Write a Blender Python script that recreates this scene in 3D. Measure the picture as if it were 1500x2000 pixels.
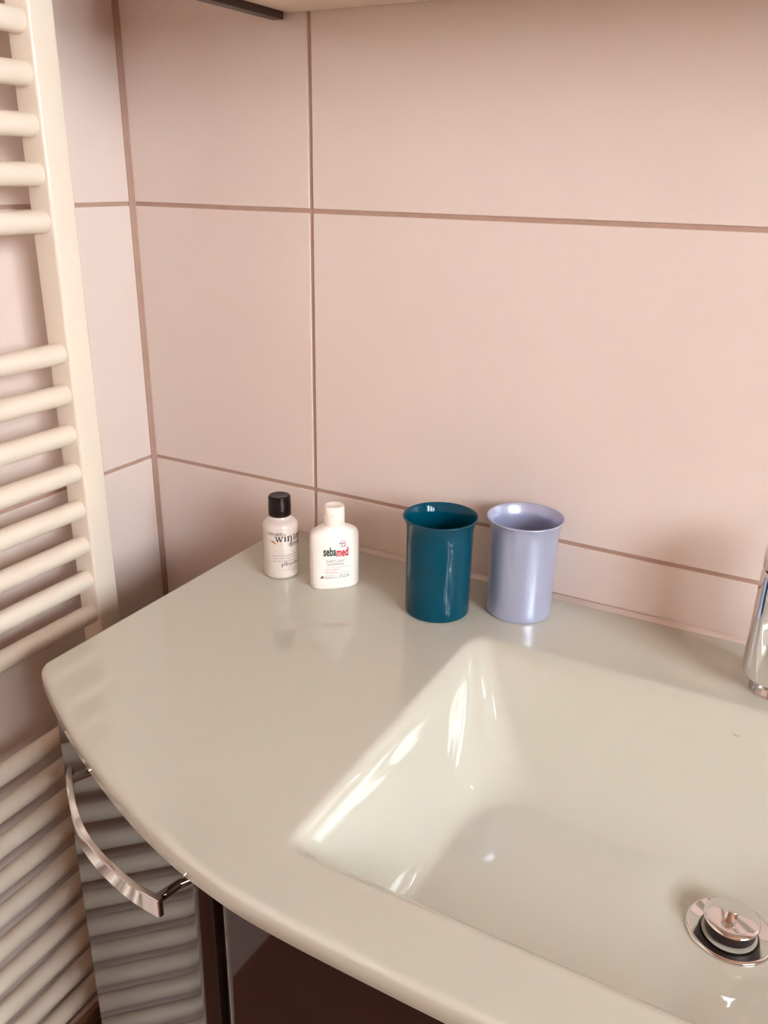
import bpy, bmesh, math, random
from mathutils import Vector, Matrix
random.seed(4)
for o in list(bpy.data.objects):
    bpy.data.objects.remove(o, do_unlink=True)
SC = bpy.context.scene
COL = SC.collection
PI = math.pi

# ------------------------------------------------------------------ camera
cam_d = bpy.data.cameras.new('camera')
cam_d.sensor_fit = 'VERTICAL'; cam_d.sensor_height = 36.0
cam_d.lens = 1675.3 / 2000.0 * 36.0
cam_d.clip_start = 0.01
cam = bpy.data.objects.new('camera', cam_d); COL.objects.link(cam)
R_ = Vector((0.87729703, 0.47967154, 0.01628262))
D_ = Vector((0.18975287, -0.31548804, -0.92976403))
F_ = Vector((-0.44084437, 0.8187689, -0.36779578))
m = Matrix.Identity(4)
for i in range(3):
    m[i][0] = R_[i]; m[i][1] = -D_[i]; m[i][2] = -F_[i]
m[0][3], m[1][3], m[2][3] = 0.7469, -0.77112, 0.9 + 0.33729
cam.matrix_world = m
SC.camera = cam

# ------------------------------------------------------------------ light
W = bpy.data.worlds.new('daylight'); SC.world = W; W.use_nodes = True
bg = W.node_tree.nodes['Background']
bg.inputs[0].default_value = (0.92, 1.0, 1.05, 1); bg.inputs[1].default_value = 22.0
SC.view_settings.view_transform = 'Standard'; SC.view_settings.look = 'None'
SC.view_settings.gamma = 1.0; SC.view_settings.use_curve_mapping = False
SC.view_settings.exposure = 1.0
RX, RY, RZ = 2.35, -2.5, 2.45          # room extents (x, y, height)
WY0, WY1, WZ0, WZ1 = -1.90, -0.65, 1.28, 2.12   # window opening in the right wall
pl = bpy.data.lights.new('window_portal', 'AREA'); pl.shape = 'RECTANGLE'
pl.size = WY1 - WY0; pl.size_y = WZ1 - WZ0
pl.cycles.is_portal = True
po = bpy.data.objects.new('window_portal', pl); COL.objects.link(po)
po.location = (RX + 0.13, (WY0 + WY1) / 2, (WZ0 + WZ1) / 2)
po.rotation_euler = Vector((-1, 0, 0)).to_track_quat('-Z', 'Z').to_euler()

# ------------------------------------------------------------------ helpers
def mat(name, col, rough=.5, metal=0., spec=.5, coat=0., coat_r=.05, ior=1.5, noise=None, bump=None, sub=0., trans=0.):
    M = bpy.data.materials.new(name); M.use_nodes = True
    nt = M.node_tree; b = nt.nodes['Principled BSDF']
    b.inputs['Base Color'].default_value = (*col, 1)
    b.inputs['Roughness'].default_value = rough
    b.inputs['Metallic'].default_value = metal
    b.inputs['Specular IOR Level'].default_value = spec
    b.inputs['Coat Weight'].default_value = coat
    b.inputs['Coat Roughness'].default_value = coat_r
    b.inputs['IOR'].default_value = ior
    b.inputs['Transmission Weight'].default_value = trans
    if sub:
        b.inputs['Subsurface Weight'].default_value = sub
        b.inputs['Subsurface Radius'].default_value = (.01, .008, .006)
        b.inputs['Subsurface Scale'].default_value = .3
    tc = nt.nodes.new('ShaderNodeTexCoord')
    if noise:                     # (scale, amount) mottling of the base colour
        n = nt.nodes.new('ShaderNodeTexNoise'); n.inputs['Scale'].default_value = noise[0]
        n.inputs['Detail'].default_value = 5
        nt.links.new(tc.outputs['Object'], n.inputs['Vector'])
        mx = nt.nodes.new('ShaderNodeMix'); mx.data_type = 'RGBA'
        a = noise[1]
        mx.inputs[6].default_value = (*[c * (1 - a) for c in col], 1)
        mx.inputs[7].default_value = (*[min(1, c * (1 + a)) for c in col], 1)
        nt.links.new(n.outputs['Fac'], mx.inputs[0]); nt.links.new(mx.outputs[2], b.inputs['Base Color'])
    if bump:                      # (scale, strength)
        n = nt.nodes.new('ShaderNodeTexNoise'); n.inputs['Scale'].default_value = bump[0]
        nt.links.new(tc.outputs['Object'], n.inputs['Vector'])
        bp = nt.nodes.new('ShaderNodeBump'); bp.inputs['Strength'].default_value = bump[1]
        bp.inputs['Distance'].default_value = .002
        nt.links.new(n.outputs['Fac'], bp.inputs['Height']); nt.links.new(bp.outputs[0], b.inputs['Normal'])
    return M

M = {}
M['tile'] = mat('satin_wall_tile', (.765, .635, .575), .15, noise=(7, .045), spec=.5)
M['grout'] = mat('grout', (.45, .285, .225), .85, noise=(60, .12))
M['silicone'] = mat('silicone', (.74, .61, .53), .4)
M['plaster'] = mat('plaster', (.60, .40, .28), .9, noise=(20, .03))
M['wood'] = mat('ceiling_wood', (.32, .16, .095), .6, noise=(9, .25))
M['floor'] = mat('floor_terracotta', (.19, .065, .032), .45, noise=(6, .2))
M['rad'] = mat('radiator_enamel', (.82, .715, .595), .32, spec=.45)
M['basin'] = mat('white_glass', (.57, .555, .47), .03, spec=.5, ior=1.75, noise=(9, .02))
M['lacquer'] = mat('dark_gloss_lacquer', (.020, .010, .008), .04, spec=.5, ior=1.5)
M['carcass'] = mat('dark_carcass', (.02, .008, .008), .5)
M['chrome'] = mat('chrome', (.80, .78, .775), .06, metal=1.)
M['darkchrome'] = mat('dark_chrome', (.62, .55, .52), .10, metal=1.)
M['teal'] = mat('teal_plastic', (.0, .055, .095), .08, spec=.25)
M['lilac'] = mat('pearl_lilac_plastic', (.45, .485, .67), .30, metal=.40, coat=.6, coat_r=.10)
M['pearl'] = mat('pearl_bottle', (.70, .61, .55), .14, spec=.6, noise=(120, .07))
M['black'] = mat('black_cap', (.010, .003, .004), .15, spec=.3)
M['white'] = mat('white_bottle', (.97, .91, .85), .35, spec=.4)
M['whitecap'] = mat('white_cap', (.95, .87, .79), .35, spec=.4)
M['ink_black'] = mat('ink_black', (.02, .013, .012), .5)
M['ink_grey'] = mat('ink_grey', (.24, .19, .17), .5)
M['ink_green'] = mat('ink_green', (.02, .04, .02), .5)
M['ink_red'] = mat('ink_red', (.62, .012, .05), .5)
M['ink_pink'] = mat('ink_pink', (.72, .16, .20), .5)
M['ink_plum'] = mat('ink_plum', (.33, .05, .13), .5)
M['ink_orange'] = mat('ink_orange', (.75, .24, .04), .5)
M['ink_brown'] = mat('ink_brown', (.10, .03, .012), .5)
M['cabwhite'] = mat('cabinet_white', (.86, .73, .60), .5)
M['cabdark'] = mat('cabinet_dark_edge', (.05, .028, .018), .4)
M['mirror'] = mat('mirror_glass', (.85, .85, .83), .01, metal=1.)
M['wframe'] = mat('window_frame_white', (.8, .76, .7), .4)
M['basket'] = mat('brown_slats', (.20, .09, .045), .6, noise=(40, .2))

M['water'] = mat('water', (1, 1, 1), .02, ior=1.33, trans=1.)
def pane_mat():
    m_ = bpy.data.materials.new('window_glass'); m_.use_nodes = True
    nt = m_.node_tree; nt.nodes.clear()
    out = nt.nodes.new('ShaderNodeOutputMaterial'); mix = nt.nodes.new('ShaderNodeMixShader')
    t = nt.nodes.new('ShaderNodeBsdfTransparent'); g = nt.nodes.new('ShaderNodeBsdfGlossy')
    g.inputs['Roughness'].default_value = .02; mix.inputs[0].default_value = .06
    nt.links.new(t.outputs[0], mix.inputs[1]); nt.links.new(g.outputs[0], mix.inputs[2])
    nt.links.new(mix.outputs[0], out.inputs[0]); return m_
M['pane'] = pane_mat()

def link(name, me, m_, parent=None, smooth=False, loc=None):
    o = bpy.data.objects.new(name, me); COL.objects.link(o)
    if m_ is not None and not me.materials: me.materials.append(M[m_])
    if parent: o.parent = parent
    if loc: o.location = loc
    if smooth:
        for p in me.polygons: p.use_smooth = True
    return o
def tag(o, label, cat, group=None):
    o['label'] = label; o['category'] = cat
    if group: o['group'] = group
    return o
def empty(name, loc=(0, 0, 0)):
    o = bpy.data.objects.new(name, None); COL.objects.link(o); o.location = loc
    o.empty_display_size = .02; return o
def struct(o):
    o['kind'] = 'structure'; return o
def pydata(name, vs, fs):
    me = bpy.data.meshes.new(name); me.from_pydata([tuple(v) for v in vs], [], fs); me.update(); return me
def box_me(name, lo, hi, bev=0., seg=2):
    bm = bmesh.new(); bmesh.ops.create_cube(bm, size=1)
    for v in bm.verts:
        v.co = Vector([(lo[i] + hi[i]) / 2 + v.co[i] * (hi[i] - lo[i]) for i in range(3)])
    if bev: bmesh.ops.bevel(bm, geom=bm.edges[:], offset=bev, segments=seg, affect='EDGES', profile=.5)
    me = bpy.data.meshes.new(name); bm.to_mesh(me); bm.free(); return me
def lathe_me(name, prof, n=64, close=False):
    """prof: list of (r, z) from bottom outside ... ; r==0 makes a pole"""
    vs, fs, rings = [], [], []
    for r, z in prof:
        if r < 1e-7: rings.append([len(vs)]); vs.append((0, 0, z))
        else:
            rings.append(list(range(len(vs), len(vs) + n)))
            for k in range(n): a = 2 * PI * k / n; vs.append((r * math.cos(a), r * math.sin(a), z))
    for a, b in zip(rings, rings[1:]):
        for k in range(n):
            k2 = (k + 1) % n
            if len(a) == 1 and len(b) == 1: continue
            if len(a) == 1: fs.append((a[0], b[k2], b[k]))
            elif len(b) == 1: fs.append((a[k], a[k2], b[0]))
            else: fs.append((a[k], a[k2], b[k2], b[k]))
    me = pydata(name, vs, fs)
    bm = bmesh.new(); bm.from_mesh(me); bmesh.ops.recalc_face_normals(bm, faces=bm.faces); bm.to_mesh(me); bm.free()
    return me
def arc(cx, cz, r, a0, a1, n=6):
    return [(cx + r * math.cos(math.radians(a0 + (a1 - a0) * i / n)), cz + r * math.sin(math.radians(a0 + (a1 - a0) * i / n))) for i in range(n + 1)]
def prism_me(name, pts, z0, z1, bev=0.):
    n = len(pts)
    vs = [(x, y, z0) for x, y in pts] + [(x, y, z1) for x, y in pts]
    fs = [tuple(range(n))[::-1], tuple(range(n, 2 * n))] + [(i, (i + 1) % n, n + (i + 1) % n, n + i) for i in range(n)]
    me = pydata(name, vs, fs)
    bm = bmesh.new(); bm.from_mesh(me); bmesh.ops.recalc_face_normals(bm, faces=bm.faces)
    if bev:
        es = [e for e in bm.edges if len(e.link_faces) == 2 and e.calc_face_angle(0) > .6]
        bmesh.ops.bevel(bm, geom=es, offset=bev, segments=2, affect='EDGES', profile=.5)
    bm.to_mesh(me); bm.free(); return me
def smooth_by_angle(me, ang=35):
    for p in me.polygons: p.use_smooth = True
    bm = bmesh.new(); bm.from_mesh(me)
    for e in bm.edges:
        e.smooth = not (len(e.link_faces) == 2 and e.calc_face_angle(0) > math.radians(ang))
    bm.to_mesh(me); bm.free()

# ------------------------------------------------------------------ room shell
ZT = 0.8393                       # top of the washbasin slab
TP = 0.30; GW = 0.0042            # tile row pitch, joint width
def wall_box(name, lo, hi, m_):
    return struct(link(name, box_me(name, lo, hi), m_))
GD = 0.0016                       # grout recess
wb = wall_box('wall_back', (-.1, GD, -.1), (RX + .1, .1, RZ + .1), 'grout')
wl = wall_box('wall_left', (-.1, RY - .1, -.1), (-GD, GD, RZ + .1), 'grout')
wf = wall_box('wall_front', (0, RY - .1, -.1), (RX + .1, RY, RZ + .1), 'plaster')
fl = wall_box('floor', (-GD, RY, -.1), (RX, GD, 0), 'floor')
ce = wall_box('ceiling', (-GD, RY, RZ), (RX, GD, RZ + .1), 'wood')
# right wall with the window opening
bm = bmesh.new()
def addbox(bm, lo, hi):
    r = bmesh.ops.create_cube(bm, size=1)
    for v in r['verts']: v.co = Vector([(lo[i] + hi[i]) / 2 + v.co[i] * (hi[i] - lo[i]) for i in range(3)])
for lo, hi in [((RX, RY, 0), (RX + .12, WY0, RZ)), ((RX, WY1, 0), (RX + .12, GD, RZ)),
               ((RX, WY0, 0), (RX + .12, WY1, WZ0)), ((RX, WY0, WZ1), (RX + .12, WY1, RZ))]:
    addbox(bm, lo, hi)
me = bpy.data.meshes.new('wall_right'); bm.to_mesh(me); bm.free()
wr = struct(link('wall_right', me, 'plaster'))
win = struct(empty('window_1', (RX + .06, (WY0 + WY1) / 2, WZ0)))
hw = (WY1 - WY0) / 2; hh = WZ1 - WZ0
for nm, lo, hi in [('frame_post', (-.03, -hw, 0), (.03, -hw + .06, hh)), ('frame_post', (-.03, hw - .06, 0), (.03, hw, hh)),
                   ('mullion', (-.03, -.27, .06), (.03, -.15, hh - .06)), ('mullion', (-.03, .15, .06), (.03, .27, hh - .06)),
                   ('frame_rail', (-.03, -hw + .06, 0), (.03, hw - .06, .06)), ('frame_rail', (-.03, -hw + .06, hh - .06), (.03, hw - .06, hh))]:
    link(nm, box_me(nm, lo, hi, .004), 'wframe', win)
for a, b in ((-hw + .06, -.27), (-.15, .15), (.27, hw - .06)):
    link('pane', box_me('pane', (-.003, a, .06), (.003, b, hh - .06)), 'pane', win)

# wall tiles: every tile its own piece, children of its wall
def tile_obj(parent, lo, hi):
    link('tile', box_me('tile', lo, hi, .0009, 2), 'tile', parent)
xj = [.0042, .2419 - GW / 2]
xs = [(.0042, .2419 - GW / 2)]
x = .2419
while x < RX - .05:
    xs.append((x + GW / 2, min(x + .6 - GW / 2, RX))); x += .6
ys = [(-.0042, -.56 + GW / 2)]
y = -.56
while y > RY + .05:
    ys.append((y - GW / 2, max(y - .6 + GW / 2, RY))); y -= .6
for r in range(8):
    z0, z1 = r * TP + GW / 2, (r + 1) * TP - GW / 2
    for a, b in xs: tile_obj(wb, (a, 0, z0), (b, GD + .001, z1))
    for a, b in ys: tile_obj(wl, (-GD - .001, b, z0), (0, a, z1))
# silicone bead where basin meets the wall, and in the corner
def bead(name, p0, p1, e1, e2, r=.004):
    """concave quarter fillet between two perpendicular faces"""
    p0, p1, e1, e2 = map(Vector, (p0, p1, e1, e2)); vs, fs = [], []
    n = 6
    for P in (p0, p1):
        vs.append(P)
        for i in range(n + 1):
            a = PI / 2 * i / n
            vs.append(P + e1 * (r - r * .72 * math.sin(a)) * 1 + e2 * (r - r * .72 * math.cos(a)) if 0 < i < n else P + (e1 * r if i == 0 else e2 * r))
    k = n + 2
    for i in range(1, n + 1): fs.append((i, i + 1, k + i + 1, k + i))
    fs += [(0, 1, k + 1, k), (n + 1, 0, k, k + n + 1), tuple(range(k))[::-1], tuple(range(k, 2 * k))]
    return pydata(name, vs, fs)
tr = struct(link('trim_1', bead('bead', (.19, -.0002, ZT - .001), (1.31, -.0002, ZT - .001), (0, -1, 0), (0, 0, 1), .0055), 'silicone', smooth=True))
tr2 = struct(link('trim_2', bead('bead', (-.0008, .0008, 0), (-.0008, .0008, RZ), (1, 0, 0), (0, -1, 0), .006), 'grout', smooth=True))

# ------------------------------------------------------------------ washbasin
CX = 0.75; XL = .1872; XR = 2 * CX - XL
OUT = [(.1872, -.3545), (.2496, -.3889), (.3017, -.4139), (.3697, -.4412), (.4264, -.4584), (.4739, -.4675), (.504, -.4705), (.5543, -.4720), (.66, -.4725), (.75, -.4725)]
def interp(pts, x):
    if x <= pts[0][0]: return pts[0][1]
    for i in range(len(pts) - 1):
        if x <= pts[i + 1][0]:
            # Catmull-Rom style (cubic Hermite) interpolation
            x0, y0 = pts[i]; x1, y1 = pts[i + 1]
            def sl(j):
                if j == 0: return (pts[1][1] - pts[0][1]) / (pts[1][0] - pts[0][0])
                if j == len(pts) - 1: return 0.
                return (pts[j + 1][1] - pts[j - 1][1]) / (pts[j + 1][0] - pts[j - 1][0])
            h = x1 - x0; t = (x - x0) / h; m0, m1 = sl(i) * h, sl(i + 1) * h
            return (2*t**3-3*t**2+1)*y0 + (t**3-2*t**2+t)*m0 + (-2*t**3+3*t**2)*y1 + (t**3-t**2)*m1
    return pts[-1][1]
def yfront(x):
    if x > CX: x = 2 * CX - x
    y = interp(OUT, x)
    d = x - XL; r = .010           # small corner radius
    if d < r: y += (r - math.sqrt(max(0, r * r - (r - d) ** 2))) * .75
    return y
def smin(a, b, k):
    h = max(k - abs(a - b), 0) / k; return min(a, b) - h * h * k * .25
def smax(a, b, k): return -smin(-a, -b, k)
BX0, BX1, BY0, BY1 = .496, 1.004, -.4165, -.121
DRX, DRY = .7500, -.2350
DEPTH = .098
def ramp(t, k0, k1): return smin(smax(t, 0, k0), 1, k1)
def bowl(x, y):
    tl = (x - BX0) / .031; tr_ = (BX1 - x) / .031
    tb = (BY1 - y) / .049; tf = (y - BY0) / .040
    tx = smin(tl, tr_, .3); ty = smin(tb, tf, .25)
    t = smin(tx, ty, .65 + .95 * max(0, min(1, min(tx, ty))) if tb < tf else .45)      # the back corners are wide coves
    if t < -1: return 0.
    d = DEPTH * ramp(t, .24, .52)
    if t > 0:
        rr = math.hypot(x - DRX, y - DRY)
        f = min(1, max(0, t))
        d += .013 * f * max(0, 1 - rr / .24)
        if rr < .040: d = DEPTH * ramp(t, .24, .52) + .013 * f * (1 - .040 / .24)
    q = max(0, 1 - math.hypot(x - DRX, y - DRY) / .075)
    if t > 0: d += .003 * min(1, 2.2 * q * q * (3 - 2 * q))
    return d
def build_basin():
    RB = .0045; TH = .018
    # column positions, denser at the bowl edges
    xs_ = []
    def seg(a, b, n): xs_.extend([a + (b - a) * i / n for i in range(n)])
    half = [XL + RB * 0 + .010 * (1 - math.cos(PI / 2 * i / 6)) for i in range(6)]
    xs_.extend(half); seg(XL + .010, .47, 50); seg(.47, .57, 44); seg(.57, CX, 44)
    left = xs_[:]; full = left + [CX] + [2 * CX - x for x in reversed(left)]
    NX = len(full)
    vrow = [i / 30 * .20 for i in range(30)] + [.20 + .35 * i / 60 for i in range(60)] + [.55 + .27 * i / 30 for i in range(30)] + [.82 + .18 * i / 40 for i in range(41)]
    NV = len(vrow)
    vs, fs = [], []
    idx = {}
    def shrink(x, y):   # inset for the rounded edge (left, right and front)
        return x, y
    for i, x in enumerate(full):
        yf = yfront(x)
        xi = CX + (x - CX) * ((CX - XL - RB) / (CX - XL))
        yi = yf + RB
        for j, v in enumerate(vrow):
            y = -.0004 + (yi + .0004) * v
            idx[(i, j)] = len(vs); vs.append((xi, y, ZT - bowl(xi, y)))
    for i in range(NX - 1):
        for j in range(NV - 1):
            fs.append((idx[i, j], idx[i, j + 1], idx[i + 1, j + 1], idx[i + 1, j]))
    # boundary: left side (back->front), front, right side (front->back)
    bnd = [idx[0, j] for j in range(NV)] + [idx[i, NV - 1] for i in range(1, NX)] + [idx[NX - 1, j] for j in range(NV - 2, -1, -1)]
    P = [Vector(vs[k]) for k in bnd]
    # outward normals in plan
    N = []
    for k in range(len(P)):
        a = P[max(0, k - 2)]; b = P[min(len(P) - 1, k + 2)]
        t = (b - a); n = Vector((t.y, -t.x, 0)); n = -n if n.dot(P[k] - Vector((CX, -.2, 0))) < 0 else n
        N.append(n.normalized())
    prev = bnd
    steps = [(RB * math.sin(a), -RB * (1 - math.cos(a))) for a in [PI / 2 * i / 5 for i in range(1, 6)]] + [(RB, -TH + .002), (RB - .002, -TH)]
    for off, dz in steps:
        cur = []
        for k in range(len(P)):
            cur.append(len(vs)); q = P[k] + N[k] * off; vs.append((q.x, q.y, ZT + dz))
        for k in range(len(P) - 1): fs.append((prev[k], cur[k], cur[k + 1], prev[k + 1]))
        prev = cur
    # underside
    bot = {}
    for i, x in enumerate(full):
        for j in range(NV):
            if i in (0, NX - 1) or j == NV - 1: continue
            bot[i, j] = len(vs); v = vs[idx[i, j]]; vs.append((v[0], v[1], v[2] - TH))
    bi = {}
    for k, t in enumerate([(0, j) for j in range(NV)] + [(i, NV - 1) for i in range(1, NX)] + [(NX - 1, j) for j in range(NV - 2, -1, -1)]):
        bi[t] = prev[k]
    g = lambda i, j: bi.get((i, j), bot.get((i, j)))
    for i in range(NX - 1):
        for j in range(NV - 1):
            fs.append((g(i, j), g(i + 1, j), g(i + 1, j + 1), g(i, j + 1)))
    # back closing strip
    for i in range(NX - 1): fs.append((idx[i, 0], idx[i + 1, 0], g(i + 1, 0), g(i, 0)))
    me = pydata('washbasin', vs, fs)
    bm = bmesh.new(); bm.from_mesh(me); bmesh.ops.recalc_face_normals(bm, faces=bm.faces); bm.to_mesh(me); bm.free()
    smooth_by_angle(me, 50)
    return me
basin = tag(link('washbasin', build_basin(), 'basin'),
            'glossy off-white glass washbasin slab with curved front and rectangular sunken bowl', 'washbasin')

# ------------------------------------------------------------------ drain with raised plug
DZ = ZT - bowl(DRX, DRY)
dr = tag(empty('pop_up_drain', (DRX, DRY, DZ + .0002)), 'round chrome pop-up drain with raised plug in the basin bowl', 'drain')
fr = .0308
me = lathe_me('drain_flange', [(.0160, -.030), (.0160, -.0025), (.0185, -.0005), (.0225, .0008), (.0265, .0018), (.0286, .0025)] + arc(fr - .0022, .0004, .0022, 90, 0, 5) + [(fr, -.004), (fr - .008, -.006), (.0195, -.030)], 72)
smooth_by_angle(me, 50); link('flange', me, 'chrome', dr)
me = lathe_me('plug_cap', [(0, .0108), (.0170, .0108), (.0190, .0111), (.0195, .0118), (.0196, .0124)] + [(.0191, .0131), (.0182, .0138)] + [(.0182 * (1 - k / 6), .0138 + .0014 * math.sin(PI / 2 * k / 6)) for k in range(1, 7)], 72)
smooth_by_angle(me, 40); link('plug_cap', me, 'chrome', dr)
me = lathe_me('plug_stem', [(0, -.03), (.0140, -.03), (.0140, .001), (.0176, .0025), (.0180, .0110), (0, .0110)], 56)
smooth_by_angle(me, 40); st = link('plug_stem', me, 'carcass', dr); st['label'] = 'dark seal under the raised plug'

# ------------------------------------------------------------------ faucet
fa = tag(empty('basin_faucet', (.7435, -.0735, ZT)), 'chrome basin mixer tap at the right edge of the photo', 'faucet')
me = lathe_me('faucet_foot', [(0, 0), (.0185, 0), (.0185, .003), (.0170, .005), (.0170, .016), (0, .016)], 56)
smooth_by_angle(me, 40); link('foot', me, 'darkchrome', fa)
me = lathe_me('faucet_body', [(0, .0135), (.018, .0135), (.0225, .0150)] + arc(.0222, .0185, .0045, -70, 0, 5) + [(.0262, .050), (.0255, .104), (.0235, .108), (0, .108)], 72)
smooth_by_angle(me, 40); link('body', me, 'chrome', fa)
me = lathe_me('faucet_lever_cap', [(0, .1092), (.0235, .1092), (.0255, .111), (.0258, .120)] + [(.0258 * math.cos(a), .120 + .020 * math.sin(a)) for a in [PI / 2 * i / 8 for i in range(1, 9)]], 72)
smooth_by_angle(me, 40); link('lever_cap', me, 'chrome', fa)
def tube_path(name, pts, radii, n=20, cap=True, sx=1., sz=1.):
    vs, fs = [], []
    P = [Vector(p) for p in pts]
    up = Vector((0, 0, 1))
    for i, p in enumerate(P):
        t = (P[min(i + 1, len(P) - 1)] - P[max(i - 1, 0)]).normalized()
        u = t.cross(up)
        if u.length < 1e-4: u = t.cross(Vector((0, 1, 0)))
        u.normalize(); w = u.cross(t).normalized()
        r = radii[i] if isinstance(radii, (list, tuple)) else radii
        for k in range(n):
            a = 2 * PI * k / n; vs.append(p + u * (r * sx * math.cos(a)) + w * (r * sz * math.sin(a)))
    for i in range(len(P) - 1):
        for k in range(n):
            k2 = (k + 1) % n; fs.append((i * n + k, i * n + k2, (i + 1) * n + k2, (i + 1) * n + k))
    if cap: fs += [tuple(range(n))[::-1], tuple(range((len(P) - 1) * n, len(P) * n))]
    me = pydata(name, vs, fs)
    bm = bmesh.new(); bm.from_mesh(me); bmesh.ops.recalc_face_normals(bm, faces=bm.faces); bm.to_mesh(me); bm.free()
    smooth_by_angle(me, 40); return me
sd = Vector((.92, -.39, 0))
sp = link('spout', tube_path('spout', [sd * .010 + Vector((0, 0, .055)), sd * .045 + Vector((0, 0, .066)), sd * .085 + Vector((0, 0, .072)), sd * .125 + Vector((0, 0, .070))], [.015, .0145, .014, .0135], 28, sz=.8), 'chrome', fa)
me = lathe_me('aerator', [(0, 0), (.010, 0), (.0105, .002), (.0105, .012), (0, .012)], 40); smooth_by_angle(me)
link('aerator', me, 'darkchrome', sp, loc=tuple(sd * .113 + Vector((0, 0, .050))))
link('lever', tube_path('lever', [sd * .012 + Vector((0, 0, .128)), sd * .05 + Vector((0, 0, .140)), sd * .095 + Vector((0, 0, .152))], [.009, .0085, .007], 20, sz=.45), 'chrome', fa)

# ------------------------------------------------------------------ vanity cabinet
va = tag(empty('vanity_cabinet', (CX, -.2, 0)), 'dark gloss lacquered vanity cabinet under the washbasin', 'cabinet')
def vlink(name, me, m_, parent=None):
    o = link(name, me, m_, parent or va)
    if parent is None: o.location = (-CX, .2, 0)
    return o
INS = .009; DT = .019; VT = ZT - .0185; VB = .22
def path(x0, x1, n, ins):
    """points along the basin's front outline, moved in by ins"""
    out = []
    for i in range(n + 1):
        x = x0 + (x1 - x0) * i / n; e = .002
        s = (interp(OUT, x + e) - interp(OUT, x - e)) / (2 * e) if x - e > XL else (interp(OUT, XL + 2 * e) - interp(OUT, XL)) / (2 * e)
        nrm = Vector((-s, 1, 0)).normalized()      # inward (towards the wall)
        out.append((x + nrm.x * ins, interp(OUT, x) + nrm.y * ins))
    return out
def slab(name, pts_out, pts_in, z0, z1, bev=.0015):
    me = prism_me(name, pts_out + pts_in[::-1], z0, z1, bev); smooth_by_angle(me, 30); return me
DOOR0, DOOR1 = .1965, .4525
_a, _b = Vector((.2003, -.3515)), Vector((.4370, -.4499))
_d = (_b - _a).normalized(); _n = Vector((-_d.y, _d.x))
po_ = [tuple(_a + (_b - _a) * (i / 12)) for i in range(13)]; pi_ = [tuple(Vector(q) + _n * DT) for q in po_]
# the closing edge of the door rolls back
e0 = Vector((*po_[-1], 0)); e1 = Vector((*pi_[-1], 0))
tng = (Vector((*po_[-1], 0)) - Vector((*po_[-2], 0))).normalized(); inw = (e1 - e0).normalized()
roll = [tuple((e0 + tng * (0.0115 * math.sin(a)) + inw * (.0125 * (1 - math.cos(a))))[:2]) for a in [PI / 2 * i / 7 for i in range(1, 8)]]
roll.append(tuple((e1 + tng * .0115)[:2]))
doorpts_out = po_ + roll
door = vlink('door', slab('door', doorpts_out, pi_[:-1], VB, VT - .004, 0), 'lacquer')
def mirror_pts(p): return [(2 * CX - x, y) for x, y in p]
def mirrored(me):
    m2 = me.copy(); m2.transform(Matrix.Translation((2 * CX, 0, 0)) @ Matrix.Scale(-1, 4, (1, 0, 0))); m2.flip_normals(); return m2
door2 = vlink('door', mirrored(door.data), None)
# middle front panel with a rolled edge
fx0 = .4660
fo = [(fx0 + .010, -.4615), (CX, -.4615)]; fi = [(fx0 + .010, -.4615 + DT), (CX, -.4615 + DT)]
a0 = Vector((*fo[0], 0)); b0 = Vector((*fi[0], 0)); tg = (a0 - Vector((*fo[1], 0))).normalized(); iw = (b0 - a0).normalized()
r2 = [tuple((a0 + tg * (.010 * math.sin(a)) + iw * (.010 * (1 - math.cos(a))))[:2]) for a in [PI / 2 * i / 7 for i in range(7, 0, -1)]]
r2 = [tuple((b0 + tg * .010)[:2])] + r2
half_out = r2 + fo; outl = half_out + mirror_pts(half_out)[::-1][1:]
inl = fi + mirror_pts(fi)[::-1][1:]
vlink('front_panel', slab('front_panel', outl, inl, VB, VT - .004, 0), 'lacquer')
# carcass behind the fronts
co = path(DOOR0 + .002, CX, 40, INS + DT + .012)
co = [(XL + .0125, -.002), (XL + .0125, co[0][1] - .0)] + [p for p in co if p[0] > XL + .014]
carc = co + mirror_pts(co)[::-1][1:]
# open-topped carcass: sides and bottom, so the bowl hangs inside
def shell(name, pts, t, z0, z1):
    n = len(pts); c = Vector((CX, -.2, 0)); vs = []
    for z in (z0, z1):
        for x, y in pts: vs.append((x, y, z))
    inner = []
    for i, (x, y) in enumerate(pts):
        p = Vector((x, y, 0)); a = Vector((*pts[i - 1], 0)); b = Vector((*pts[(i + 1) % n], 0))
        d = (c - p); d = Vector((t if d.x > 0 else -t, 0, 0)) + Vector((0, t if y < -.1 else -t, 0)); inner.append(p + d)
    for z in (z0 + t, z1):
        for p in inner: vs.append((p.x, p.y, z))
    fs = [tuple(range(n))[::-1], tuple(range(2 * n, 3 * n))]
    for i in range(n):
        j = (i + 1) % n
        fs += [(i, j, n + j, n + i), (2 * n + i, 3 * n + i, 3 * n + j, 2 * n + j), (n + i, n + j, 3 * n + j, 3 * n + i)]
    me = pydata(name, vs, fs); bm = bmesh.new(); bm.from_mesh(me); bmesh.ops.recalc_face_normals(bm, faces=bm.faces); bm.to_mesh(me); bm.free(); return me
vlink('carcass', shell('carcass', carc, .016, VB, VT - .0005), 'carcass')
# plinth legs
for lx, ly in ((.27, -.07), (1.23, -.07), (.30, -.33), (1.20, -.33)):
    me = lathe_me('leg', [(0, 0), (.022, 0), (.022, .01), (.018, .014), (.018, VB), (0, VB)], 24); smooth_by_angle(me)
    o = link('leg', me, 'chrome', va, loc=(lx - CX, ly + .2, 0))

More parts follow.
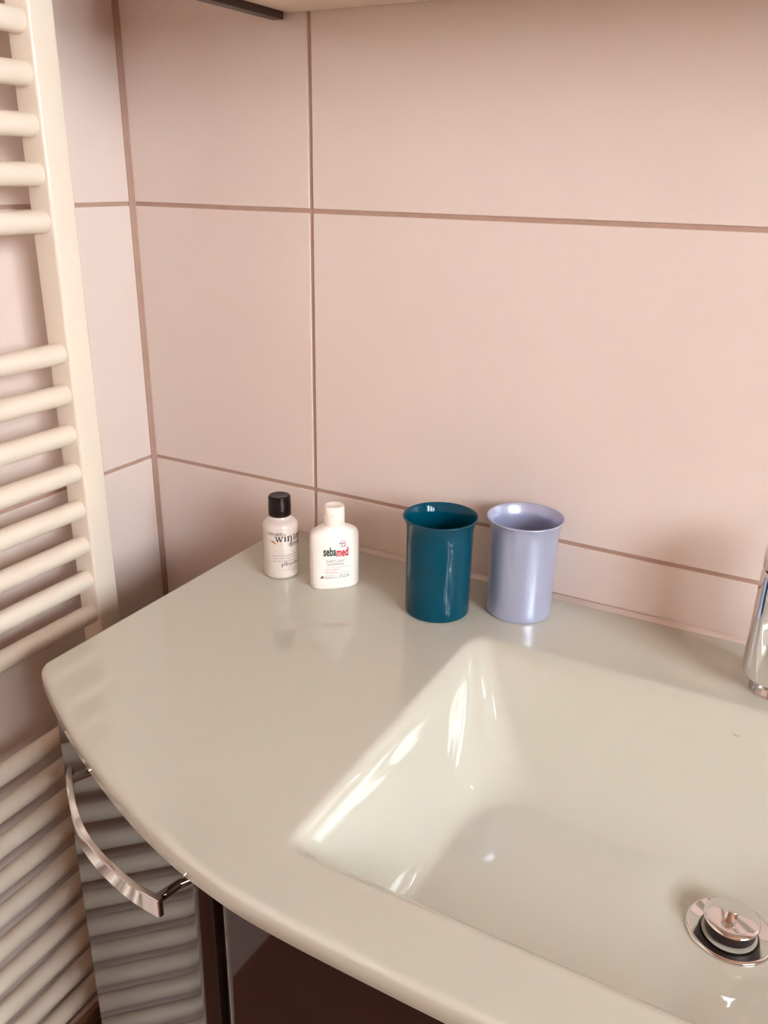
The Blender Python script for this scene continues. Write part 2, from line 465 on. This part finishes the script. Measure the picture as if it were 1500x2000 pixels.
# bow handle
HP = [(.2644, -.3981), (.2757, -.4094), (.2978, -.4268), (.321, -.4415), (.3444, -.4520), (.372, -.4600), (.397, -.4646), (.4212, -.4660)]
def catmull(P, n=8):
    P = [Vector((*p, 0)) for p in P]; out = []
    for i in range(len(P) - 1):
        p0 = P[i - 1] if i else P[0] * 2 - P[1]; p1, p2 = P[i], P[i + 1]
        p3 = P[i + 2] if i + 2 < len(P) else P[-1] * 2 - P[-2]
        for k in range(n):
            t = k / n
            out.append(.5 * ((2 * p1) + (p2 - p0) * t + (2 * p0 - 5 * p1 + 4 * p2 - p3) * t * t + (3 * p1 - p0 - 3 * p2 + p3) * t ** 3))
    out.append(P[-1]); return out
def build_handle():
    C = catmull(HP); bm = bmesh.new(); n = len(C); rings = []
    HZ0, HZ1, TK = .7805, .7955, .0045
    nrm = []
    for i in range(n):
        t = (C[min(i + 1, n - 1)] - C[max(i - 1, 0)]).normalized(); nrm.append(Vector((-t.y, t.x, 0)))   # towards the door
    for i in range(n):
        a = C[i]; b = C[i] + nrm[i] * TK
        rings.append([bm.verts.new((a.x, a.y, HZ0)), bm.verts.new((a.x, a.y, HZ1)), bm.verts.new((b.x, b.y, HZ1)), bm.verts.new((b.x, b.y, HZ0))])
    for r, s in zip(rings, rings[1:]):
        for k in range(4): bm.faces.new((r[k], r[(k + 1) % 4], s[(k + 1) % 4], s[k]))
    bm.faces.new(rings[0]); bm.faces.new(rings[-1][::-1])
    bmesh.ops.recalc_face_normals(bm, faces=bm.faces)
    es = [e for e in bm.edges if len(e.link_faces) == 2 and e.calc_face_angle(0) > .9]
    bmesh.ops.bevel(bm, geom=es, offset=.0007, segments=2, affect='EDGES')
    me = bpy.data.meshes.new('handle'); bm.to_mesh(me); bm.free(); smooth_by_angle(me, 30)
    return me, C, nrm
hme, HC, HN = build_handle()
hd = link('handle', hme, 'chrome', door); hd['label'] = 'bowed flat chrome handle'
door_in = [Vector((*q, 0)) for q in po_]
hposts = []
for k in (5, len(HC) - 4):
    a = HC[k]; tgt = min(door_in, key=lambda q: (q - a).length)
    me = tube_path('handle_post', [(*(a + (tgt - a) * .05)[:2], .788), (*(a + (tgt - a) * 1.02)[:2], .788)], .0035, 16)
    hposts.append(link('handle_post', me, 'chrome', door))
link('handle', mirrored(hme), None, door2)
for o in hposts: link('handle_post', mirrored(o.data), None, door2)

# ------------------------------------------------------------------ towel radiator on the left wall
RYI, RYO, RXF, RXB = -.1855, -.1563, .080, .0505     # inner/outer y of the near-corner post, front/back x
RY2 = -.70
ra = tag(empty('towel_radiator', (RXF, RYI, 0)), 'cream enamelled ladder towel radiator on the left tiled wall', 'radiator')
def rlink(name, me, m_, parent=None): 
    o = link(name, me, m_, parent or ra)
    if parent is None: o.location = (-RXF, -RYI, 0)
    return o
for a, b in ((RYI, RYO), (RY2 - .0292, RY2)):
    me = box_me('upright', (RXB, a, .13), (RXF, b, 1.72), .0032, 4); smooth_by_angle(me, 50)
    rlink('upright', me, 'rad')
TR = .0104; TX = .0665
tube = tube_path('tube', [(TX, RYI + .003, 0), (TX, RYI - .0015, 0), (TX, RY2 + .0015, 0), (TX, RY2 - .003, 0)], TR, 28)
TZ = [1.190 + .041 * k for k in range(0, 5)] + [1.067 - .041 * k for k in range(8)] + [.657 - .041 * k for k in range(12)] + [1.477 + .041 * k for k in range(5)]
for z in TZ:
    o = link('tube', tube, 'rad', ra); o.location = (-RXF, -RYI, z)
# wall brackets
for z in (1.60, .17):
    for yy in (RYI + .0146, RY2 - .0146):
        me = lathe_me('bracket', [(0, .0004), (.016, .0004), (.016, .004), (.008, .007), (.008, RXB + .002), (0, RXB + .002)], 24); smooth_by_angle(me)
        me.transform(Matrix.Rotation(PI / 2, 4, 'Y')); o = link('wall_bracket', me, 'rad', ra)
        o.location = (-RXF, yy - RYI, z)

# ------------------------------------------------------------------ slatted basket glimpsed low between cabinet and wall
bk = tag(empty('slatted_basket', (.141, -.19, 0)), 'small brown slatted basket low behind the cabinet corner, glimpsed at the bottom edge', 'basket')
for i in range(33):
    z = .012 + i * .0085
    for nm, lo, hi in (('slat', (.045, -.12, z), (.052, .12, z + .0055)), ('slat', (-.052, -.12, z), (-.045, .12, z + .0055))):
        link(nm, box_me('slat', lo, hi, .0012, 1), 'basket', bk)
    for nm, lo, hi in (('slat', (-.045, -.127, z), (.045, -.120, z + .0055)), ('slat', (-.045, .120, z), (.045, .127, z + .0055))):
        link(nm, box_me('slat', lo, hi, .002, 1), 'basket', bk)
for sx in (-1, 1):
    for sy in (-1, 1):
        link('corner_post', box_me('corner_post', (sx * .040 - .006, sy * .112 - .006, 0), (sx * .040 + .006, sy * .112 + .006, .270), .002, 1), 'basket', bk)
link('base_board', box_me('base_board', (-.046, -.12, .010), (.046, .12, .018)), 'basket', bk)

# ------------------------------------------------------------------ mirror cabinet above
mc = tag(empty('mirror_cabinet', (.206, -.01, 1.37)), 'wall cabinet above the basin, only its pale underside and dark side edge showing', 'cabinet')
def mlink(name, me, m_):
    o = link(name, me, m_, mc); o.location = (-.206, .01, -1.37); return o
mlink('side_panel', box_me('side_panel', (.206, -.180, 1.370), (.2185, -.0065, 2.02), .0008), 'cabdark')
mlink('side_panel', box_me('side_panel', (1.2815, -.180, 1.370), (1.294, -.0065, 2.02), .0008), 'cabdark')
mlink('body', box_me('body', (.2187, -.170, 1.3765), (1.2813, -.0005, 2.02), .0008), 'cabwhite')
for k in range(3):
    w = (1.2813 - .2187) / 3; x0 = .2187 + k * w
    mlink('mirror_door', box_me('mirror_door', (x0 + .001, -.190, 1.372), (x0 + w - .001, -.1705, 2.02), .0008), 'mirror')

# ------------------------------------------------------------------ cups
def cup(name, loc, m_, label, rb, rt, rrim, h):
    t = .0016
    prof = [(0, .0025), (rb - .006, .0022), (rb - .004, 0), (rb - .0015, 0)] + arc(rb - .0018, .0022, .0022, -80, 0, 4)
    N = 10
    for i in range(1, N + 1):
        f = i / N; prof.append((rb + (rt - rb) * f, .003 + (h - .016) * f))
    prof += [(rt + .0006, h - .010), (rt + (rrim - rt) * .35, h - .0062), (rt + (rrim - rt) * .75, h - .0028), (rrim - .0002, h - .0012)]
    prof += arc(rrim - .0008, h - .0006, .0009, -20, 140, 5)
    prof += [(rt + (rrim - rt) * .6 - t * .6, h - .0028), (rt + (rrim - rt) * .2 - t, h - .0066), (rt - t, h - .011)]
    for i in range(N, -1, -1):
        f = i / N; prof.append((rb + (rt - rb) * f - t, .006 + (h - .020) * f))
    prof += [(rb - .006, .0035), (0, .0035)]
    me = lathe_me(name, prof, 96); smooth_by_angle(me, 60)
    return tag(link(name, me, m_, loc=loc), label, 'cup', 'plastic tooth mugs')
cup('tooth_mug', (.4380, -.0845, ZT), 'teal', 'dark teal plastic tooth mug with flared rim', .0312, .0318, .0357, .0985)
cup('tooth_mug', (.5080, -.0450, ZT), 'lilac', 'pearly pale lilac plastic tooth mug with flared rim', .0314, .0325, .0366, .0985)

# ------------------------------------------------------------------ lettering helpers
def text_mesh(s, size, bold=0., xs=1., space=1.):
    c = bpy.data.curves.new('t', 'FONT'); c.body = s; c.size = size; c.offset = bold; c.fill_mode = 'FRONT'
    c.resolution_u = 4; c.space_character = space
    o = bpy.data.objects.new('t', c); COL.objects.link(o)
    dg = bpy.context.evaluated_depsgraph_get(); dg.update()
    me = bpy.data.meshes.new_from_object(o.evaluated_get(dg))
    bpy.data.objects.remove(o, do_unlink=True)
    v = [Vector((p.co.x * xs, p.co.y, 0)) for p in me.vertices]; f = [tuple(p.vertices) for p in me.polygons]
    bpy.data.meshes.remove(me); return v, f
def stroke(v, f, pts, w):
    """flat ribbon along pts; w = width or list of widths"""
    P = [Vector((*p, 0)) for p in pts]; b = len(v)
    for i, p in enumerate(P):
        t = (P[min(i + 1, len(P) - 1)] - P[max(i - 1, 0)]).normalized(); n = Vector((-t.y, t.x, 0))
        ww = w[i] if isinstance(w, (list, tuple)) else w
        v += [p + n * ww / 2, p - n * ww / 2]
    for i in range(len(P) - 1): f.append((b + 2 * i, b + 2 * i + 1, b + 2 * i + 3, b + 2 * i + 2))
def ell(cx, cy, rx, ry, a0, a1, n=12):
    return [(cx + rx * math.cos(math.radians(a0 + (a1 - a0) * i / n)), cy + ry * math.sin(math.radians(a0 + (a1 - a0) * i / n))) for i in range(n + 1)]
def bowl_w(n, thick, thin, ph=0):
    return [thin + (thick - thin) * abs(math.cos(math.radians(ph + 360 * i / n))) for i in range(n + 1)]
TH_, TN_ = .25, .12
def serif_glyph(ch):
    """book-face letters drawn as strokes, x-height 1; returns verts, faces, advance"""
    v, f = [], []
    S = lambda p, w=TH_: stroke(v, f, p, w)
    ser = lambda x, y, h=.20: stroke(v, f, [(x - h, y), (x + h, y)], TN_)
    half = lambda x, y: stroke(v, f, [(x - .22, y - .06), (x, y)], TN_)
    stem = lambda x, y0, y1: S([(x, y0), (x, y1)])
    adv = 1.
    if ch == 'i': stem(.28, 0, 1); ser(.28, .04); half(.28, .97); S([(.28, 1.25), (.28, 1.46)], .22); adv = .58
    elif ch == 'l': stem(.28, 0, 1.55); ser(.28, .04); half(.28, 1.52); adv = .56
    elif ch == 'n' or ch == 'h':
        stem(.28, 0, 1 if ch == 'n' else 1.55); ser(.28, .04); half(.28, .97 if ch == 'n' else 1.52)
        S([(.28, .72)] + ell(.60, .66, .28, .32, 130, 0, 8) + [(.88, 0)], [.06, .08, .1, .12, .14, .16, .18, .2, .2, .2, .2][:11]); ser(.88, .04); adv = 1.18
    elif ch == 'm':
        stem(.28, 0, 1); ser(.28, .04); half(.28, .97)
        for c in (.58, 1.16):
            S([(c - .30, .72)] + ell(c, .66, .28, .32, 130, 0, 8) + [(c + .28, 0)], [.06, .08, .1, .12, .14, .16, .18, .2, .2, .2, .2]); ser(c + .28, .04)
        adv = 1.74
    elif ch == 'u':
        stem(.26, .35, 1); half(.26, .97); S(ell(.55, .35, .29, .33, 180, 350, 9), [.2, .19, .17, .15, .12, .1, .09, .08, .08, .08]); stem(.86, 0, 1); half(.86, .97); ser(.95, .04, .12); adv = 1.16
    elif ch == 'r':
        stem(.28, 0, 1); ser(.28, .04); half(.28, .97); S([(.28, .66), (.45, .88), (.60, .96), (.76, .90)], [.07, .1, .16, .22]); adv = .84
    elif ch == 't':
        S([(.30, 1.30), (.30, .30), (.36, .10), (.52, .05), (.68, .14)], [.06, .2, .19, .15, .07]); S([(.06, .97), (.62, .97)], TN_); adv = .70
    elif ch == 'f':
        S([(.28, 0), (.28, 1.15), (.38, 1.45), (.55, 1.52), (.72, 1.40)], [.2, .2, .17, .13, .2]); ser(.28, .04); S([(.06, .97), (.60, .97)], TN_); adv = .66
    elif ch in 'ec':
        w = [.10 + .11 * max(0, -math.cos(math.radians(a))) for a in [20 + 300 * i / 14 for i in range(15)]]
        if ch == 'e':
            S(ell(.5, .5, .38, .47, 0, 320, 14), w); S([(.13, .55), (.88, .55)], TN_)
        else:
            S(ell(.5, .5, .38, .47, 40, 320, 14), [.18] + w[1:])
        adv = .98
    elif ch == 'a':
        S([(.18, .74), (.30, .92), (.52, .96), (.68, .84), (.70, .62), (.70, .16), (.78, .06), (.92, .08)], [.18, .12, .12, .17, .2, .2, .14, .07])
        S([(.70, .60), (.40, .50), (.20, .36), (.18, .18), (.32, .05), (.50, .08), (.70, .24)], [.07, .1, .17, .19, .14, .1, .07]); adv = .98
    elif ch == 'o': S(ell(.5, .5, .37, .46, 0, 360, 18), bowl_w(18, .2, .08)); adv = 1.02
    elif ch == 'd':
        S(ell(.46, .49, .34, .46, 40, 320, 14), bowl_w(14, .2, .09, 40)); stem(.80, 0, 1.55); half(.80, 1.52); ser(.92, .04, .12); adv = 1.10
    elif ch == 'p':
        stem(.28, -.5, 1); ser(.28, -.46); half(.28, .97); S(ell(.58, .49, .34, .46, 140, -140, 14), bowl_w(14, .2, .09, 40)); adv = 1.08
    elif ch == 'g':
        S(ell(.44, .64, .27, .32, 0, 360, 14), bowl_w(14, .17, .08)); S([(.64, .88), (.86, .94)], .1); S([(.28, .36), (.22, .22), (.40, .12), (.70, .10), (.82, -.08)], [.07, .12, .16, .16, .12]); S(ell(.48, -.22, .36, .22, 20, 360, 12), .1); adv = .98
    elif ch == 's':
        S([(.68, .80), (.52, .94), (.32, .92), (.20, .76), (.34, .58), (.58, .44), (.68, .26), (.54, .08), (.32, .05), (.14, .22)], [.08, .1, .12, .16, .2, .2, .16, .12, .1, .08]); adv = .84
    elif ch in 'wyv':
        if ch == 'w':
            S([(.10, .97), (.42, 0)], .2); S([(.42, 0), (.70, .90)], TN_); S([(.62, .97), (.96, 0)], .2); S([(.96, 0), (1.24, .97)], TN_)
            ser(.10, .97); ser(.66, .97, .16); ser(1.26, .97, .17); adv = 1.42
        else:
            S([(.10, .97), (.48, 0)], .2); S([(.86, .97), (.48, 0), (.36, -.34), (.20, -.46), (.08, -.38)], [.07, .09, .09, .12, .16]); ser(.10, .97); ser(.86, .97, .17); adv = 1.0
    return v, f, adv
def serif_text(s, xh, width=None):
    V, Fc, x = [], [], 0.
    for ch in s:
        v, f, a = serif_glyph(ch); b = len(V)
        V += [Vector(((p.x + x), p.y, 0)) for p in v]; Fc += [tuple(k + b for k in q) for q in f]; x += a
    sx = xh if width is None else width / x
    return [Vector((p.x * sx, p.y * xh, 0)) for p in V], Fc
def fit_width(v, width):
    a = min(p.x for p in v); b = max(p.x for p in v); s = width / (b - a)
    return [Vector(((p.x - a) * s, p.y, 0)) for p in v]
def dashes(width, h, n, rows=1, pitch=.0):
    """fine print too small to read: short ink marks in word-like runs"""
    v, f = [], []
    for r in range(rows):
        x = 0.
        while x < width:
            w = random.uniform(.5, 1.6) * width / n
            k = max(2, int(w / (h * .75)))
            for i in range(k):
                x0 = x + i * w / k; hh_ = h * random.choice((.7, .7, 1., .7)); b = len(v)
                ww = w / k * .62
                v += [Vector((x0, -r * pitch, 0)), Vector((x0 + ww, -r * pitch, 0)), Vector((x0 + ww, -r * pitch + hh_, 0)), Vector((x0, -r * pitch + hh_, 0))]
                f.append((b, b + 1, b + 2, b + 3))
            x += w + h * .7
    return v, f
def put(name, vf, u, v, m_, parent, mapper, off=.00018):
    """lay a flat ink shape on a curved bottle face (subdivided so that it follows the curve)"""
    bm = bmesh.new(); V, Fc = vf
    bv = [bm.verts.new((p.x + u, p.y + v, 0)) for p in V]
    for q in Fc:
        try: bm.faces.new([bv[i] for i in q])
        except ValueError: pass
    long_e = [e for e in bm.edges if e.calc_length() > .0035]
    if long_e: bmesh.ops.subdivide_edges(bm, edges=long_e, cuts=4, use_grid_fill=True)
    bmesh.ops.triangulate(bm, faces=bm.faces[:])
    for w in bm.verts: w.co = mapper(w.co.x, w.co.y, off)
    me = bpy.data.meshes.new(name); bm.to_mesh(me); bm.free()
    return link(name, me, m_, parent)

# ------------------------------------------------------------------ round pearl bottle with black cap
WB = (.2602, -.0950)
b1 = tag(empty('shower_lotion_bottle', (*WB, ZT)), 'round pearly bottle with black cap and serif lettering', 'bottle')
RW = .0187
prof = [(0, .0012), (RW - .006, .0008), (RW - .004, 0)] + arc(RW - .004, .004, .004, -90, 0, 6) + [(RW, .012), (RW, .030), (RW, .0550)] + \
       [(RW - .0072 + .0072 * math.cos(a), .0550 + .0085 * math.sin(a)) for a in [math.radians(8 + 66 * i / 8) for i in range(9)]] + [(.0118, .0643), (.0108, .0652), (.0104, .070), (0, .070)]
me = lathe_me('bottle_body', prof, 96); smooth_by_angle(me, 50); link('bottle_body', me, 'pearl', b1)
RC = .0117
prof = [(0, .0668), (RC - .0006, .0668), (RC, .0674), (RC + .0001, .075), (RC - .0001, .0857)] + arc(RC - .0022, .0862, .0021, 0, 90, 6) + [(RC - .004, .0880), (0, .0878)]
me = lathe_me('cap', prof, 72); smooth_by_angle(me, 45); c1 = link('cap', me, 'black', b1); c1['label'] = 'glossy black cap'
TH0 = math.atan2(-.77112 - WB[1], .7469 - WB[0])       # azimuth of the label's reference line
def map_w(u, v, off):
    a = TH0 + u / RW; r = RW + off
    return Vector((r * math.cos(a), r * math.sin(a), v))
dg_ = math.radians
def on_w(vf, deg, v, m_): return put('printed_text', vf, RW * dg_(deg), v, m_, b1, map_w)
on_w(serif_text('creamy', .0029, .0178), -44, .0502, 'ink_black')
on_w(serif_text('winter', .0056, .0340), -17, .0434, 'ink_black')
on_w(serif_text('dream', .0038, .0200), 26, .0372, 'ink_black')
on_w(serif_text('pflegedusche', .0029, .0300), 0, .0160, 'ink_brown')
for k, (dgr, v, w) in enumerate(((-30, .0272, .030), (-24, .0242, .028), (-26, .0212, .029))):
    on_w(dashes(w, .00105, 5), dgr, v, 'ink_grey')
for k, (dgr, v, w) in enumerate(((18, .0128, .014), (6, .0108, .018), (34, .0088, .010))):
    on_w(dashes(w, .0008, 4), dgr, v, 'ink_grey')
# little leaf-and-almond print
def leaf(pts): return [Vector((*p, 0)) for p in pts], [tuple(range(len(pts)))]
k = .001
put('printed_leaf', leaf([(x * k, y * k) for x, y in ((-3.4, 1.6), (-1.6, 1.9), (.2, 1.1), (1.2, .1), (-.4, .2), (-2.2, .7))]), RW * dg_(-22), .0422, 'ink_brown', b1, map_w)
put('printed_leaf', leaf([(x * k, y * k) for x, y in ((-1.8, .2), (-.2, .2), (1.6, 0), (2.4, -1.2), (.8, -1.6), (-.8, -.9))]), RW * dg_(-20), .0422, 'ink_orange', b1, map_w)
for i in range(16):
    a = random.uniform(-.5, .9); put('printed_dot', leaf([(.0002 * math.cos(t), .0002 * math.sin(t)) for t in [PI / 3 * q for q in range(6)]]), RW * a, random.uniform(.0310, .0370), 'ink_grey', b1, map_w)

# ------------------------------------------------------------------ flat white shampoo bottle
b2 = tag(empty('shampoo_bottle', (.3232, -.0898, ZT)), 'flat white shampoo bottle with white flip cap and red and green lettering', 'bottle')
b2.rotation_euler = (0, 0, math.radians(44))
SA, SB = .0253, .0135
def sec(a, b, n=72):
    out = []
    for i in range(n):
        t = 2 * PI * i / n; c, s = math.cos(t), math.sin(t)
        out.append((a * math.copysign(abs(c) ** .80, c), b * math.copysign(abs(s) ** .92, s)))
    return out
levels = [(0, .955, .86), (.0010, .985, .94), (.0030, 1, 1), (.018, 1, 1), (.036, 1, 1), (.0555, .992, .985), (.0585, .975, .97), (.0605, .945, .94), (.0621, .885, .90), (.0635, .79, .86), (.0648, .66, .82), (.0660, .54, .78), (.0671, .45, .74), (.0682, .41, .70), (.0710, .40, .70)]
vs, fs = [], []
n = 72
for z, fa_, fb in levels:
    base = len(vs)
    a_ = SA * fa_; b_ = SB * fb
    for x, y in sec(a_, min(b_, a_)): vs.append((x, y, z))
for i in range(len(levels) - 1):
    for q in range(n): fs.append((i * n + q, i * n + (q + 1) % n, (i + 1) * n + (q + 1) % n, (i + 1) * n + q))
fs += [tuple(range(n))[::-1], tuple(range((len(levels) - 1) * n, len(levels) * n))]
me = pydata('bottle_body', vs, fs); smooth_by_angle(me, 60); link('bottle_body', me, 'white', b2)
RC2 = .0103
prof = [(0, .0676), (RC2 + .0003, .0676), (RC2 + .0004, .0690), (RC2 + .0003, .0790), (RC2 - .0002, .0792), (RC2 - .0002, .0798), (RC2 + .0002, .0800), (RC2 + .0001, .0864)] + arc(RC2 - .0015, .0867, .0015, 0, 90, 5) + [(RC2 - .003, .0882), (RC2 - .0042, .0876), (0, .0872)]
me = lathe_me('cap', prof, 64); smooth_by_angle(me, 40); c2 = link('cap', me, 'whitecap', b2); c2['label'] = 'white flip-top cap'
link('cap_lip', box_me('cap_lip', (-.0042, -RC2 - .0009, .0792), (.0042, -RC2 + .0015, .0810), .0004), 'whitecap', b2)
def map_s(u, v, off):
    c = min(.999, abs(u) / SA) ** (1 / .80); s = math.sqrt(1 - c * c) ** .92
    return Vector((u, -(SB * s + off), v))
def on_s(vf, u, v, m_, nm='printed_text'): return put(nm, ([Vector((p.x * .92, p.y, 0)) for p in vf[0]], vf[1]), u * .92 - .0021, v + .0036, m_, b2, map_s)
def sans(s, h, w, bold=0.):
    v, f = text_mesh(s, h / .70, bold); return fit_width(v, w), f
on_s(sans('seba', .0092, .0140, .00035), -.0128, .0350, 'ink_green')
on_s(sans('med', .0092, .0134, .00035), .0015, .0338, 'ink_red')
on_s(sans('EVERY-DAY', .0026, .0205), -.0098, .0275, 'ink_grey')
on_s(sans('SHAMPOO', .0026, .0190), -.0090, .0240, 'ink_grey')
def rule(w, h=.00025): return [Vector((0, 0, 0)), Vector((w, 0, 0)), Vector((w, h, 0)), Vector((0, h, 0))], [(0, 1, 2, 3)]
on_s(rule(.0270), -.0100, .0217, 'ink_grey', 'printed_line')
on_s(sans('für die tägliche', .0014, .0165), -.0112, .0190, 'ink_pink')
on_s(sans('Haarwäsche', .0014, .0135), -.0112, .0164, 'ink_pink')
on_s(rule(.0280), -.0112, .0152, 'ink_grey', 'printed_line')
on_s(leaf([(0, 0), (.0040, .0002), (.0036, .0035)]), -.0168, .0098, 'ink_brown', 'printed_mark')
on_s(leaf([(.0008, .0003), (.0026, .0004), (.0026, .0020)]), -.0166, .0098, 'ink_orange', 'printed_mark')
on_s(dashes(.0065, .0007, 2), -.0115, .0124, 'ink_grey')
on_s(sans('Spaert-ev', .0019, .0140), -.0115, .0098, 'ink_black')
on_s(rule(.0003, .0034), .0040, .0098, 'ink_grey', 'printed_line')
on_s(dashes(.0105, .0010, 2), .0052, .0122, 'ink_black')
on_s(dashes(.0108, .0010, 3), .0052, .0102, 'ink_black')
# round pH stamp
v, f = [], []
for a in range(20, 161, 20): stroke(v, f, ell(0, 0, .0042, .0040, a - 7, a + 6, 3), .0006)
on_s((v, f), .0088, .0468, 'ink_plum', 'printed_mark')
v, f = [], []
stroke(v, f, ell(0, -.0035, .0056, .0040, 125, 55, 6), .0009)
on_s((v, f), .0083, .0475, 'ink_plum', 'printed_mark')
on_s(sans('5.5', .0022, .0048, .0001), .0068, .0440, 'ink_plum')
v, f = [], []
for a in range(200, 341, 28): stroke(v, f, ell(0, 0, .0044, .0040, a - 6, a + 5, 3), .0005)
on_s((v, f), .0088, .0468, 'ink_plum', 'printed_mark')
v, f = [], []
stroke(v, f, ell(0, 0, .0007, .0007, 0, 360, 10), .0002); on_s((v, f), .0158, .0405, 'ink_black', 'printed_mark')

# ------------------------------------------------------------------ water drops on the sloping back of the bowl
def drop(px, py, r, which):
    z = ZT - bowl(px, py); e = .001
    nx = -(bowl(px - e, py) - bowl(px + e, py)) / (2 * e); ny = -(bowl(px, py - e) - bowl(px, py + e)) / (2 * e)
    nrm = Vector((-nx, -ny, 1)).normalized()
    me = lathe_me('water_drop', [(0, 0), (r, 0)] + [(r * math.cos(a), r * .7 * math.sin(a)) for a in [PI / 2 * i / 6 for i in range(1, 7)]], 20)
    smooth_by_angle(me, 60)
    o = link('water_drop', me, 'water', loc=(px, py, z + .0002)); o.rotation_euler = nrm.to_track_quat('Z', 'Y').to_euler()
    return tag(o, which, 'water drop', 'water drops in the bowl')
drop(.7265, -.1292, .0028, 'largest clear water drop, high on the bowl back below the tap')
drop(.6591, -.1323, .0022, 'small clear water drop near the back rim, below the lilac mug')
drop(.6744, -.1487, .0018, 'tiny clear water drop lowest on the sloping back of the bowl')
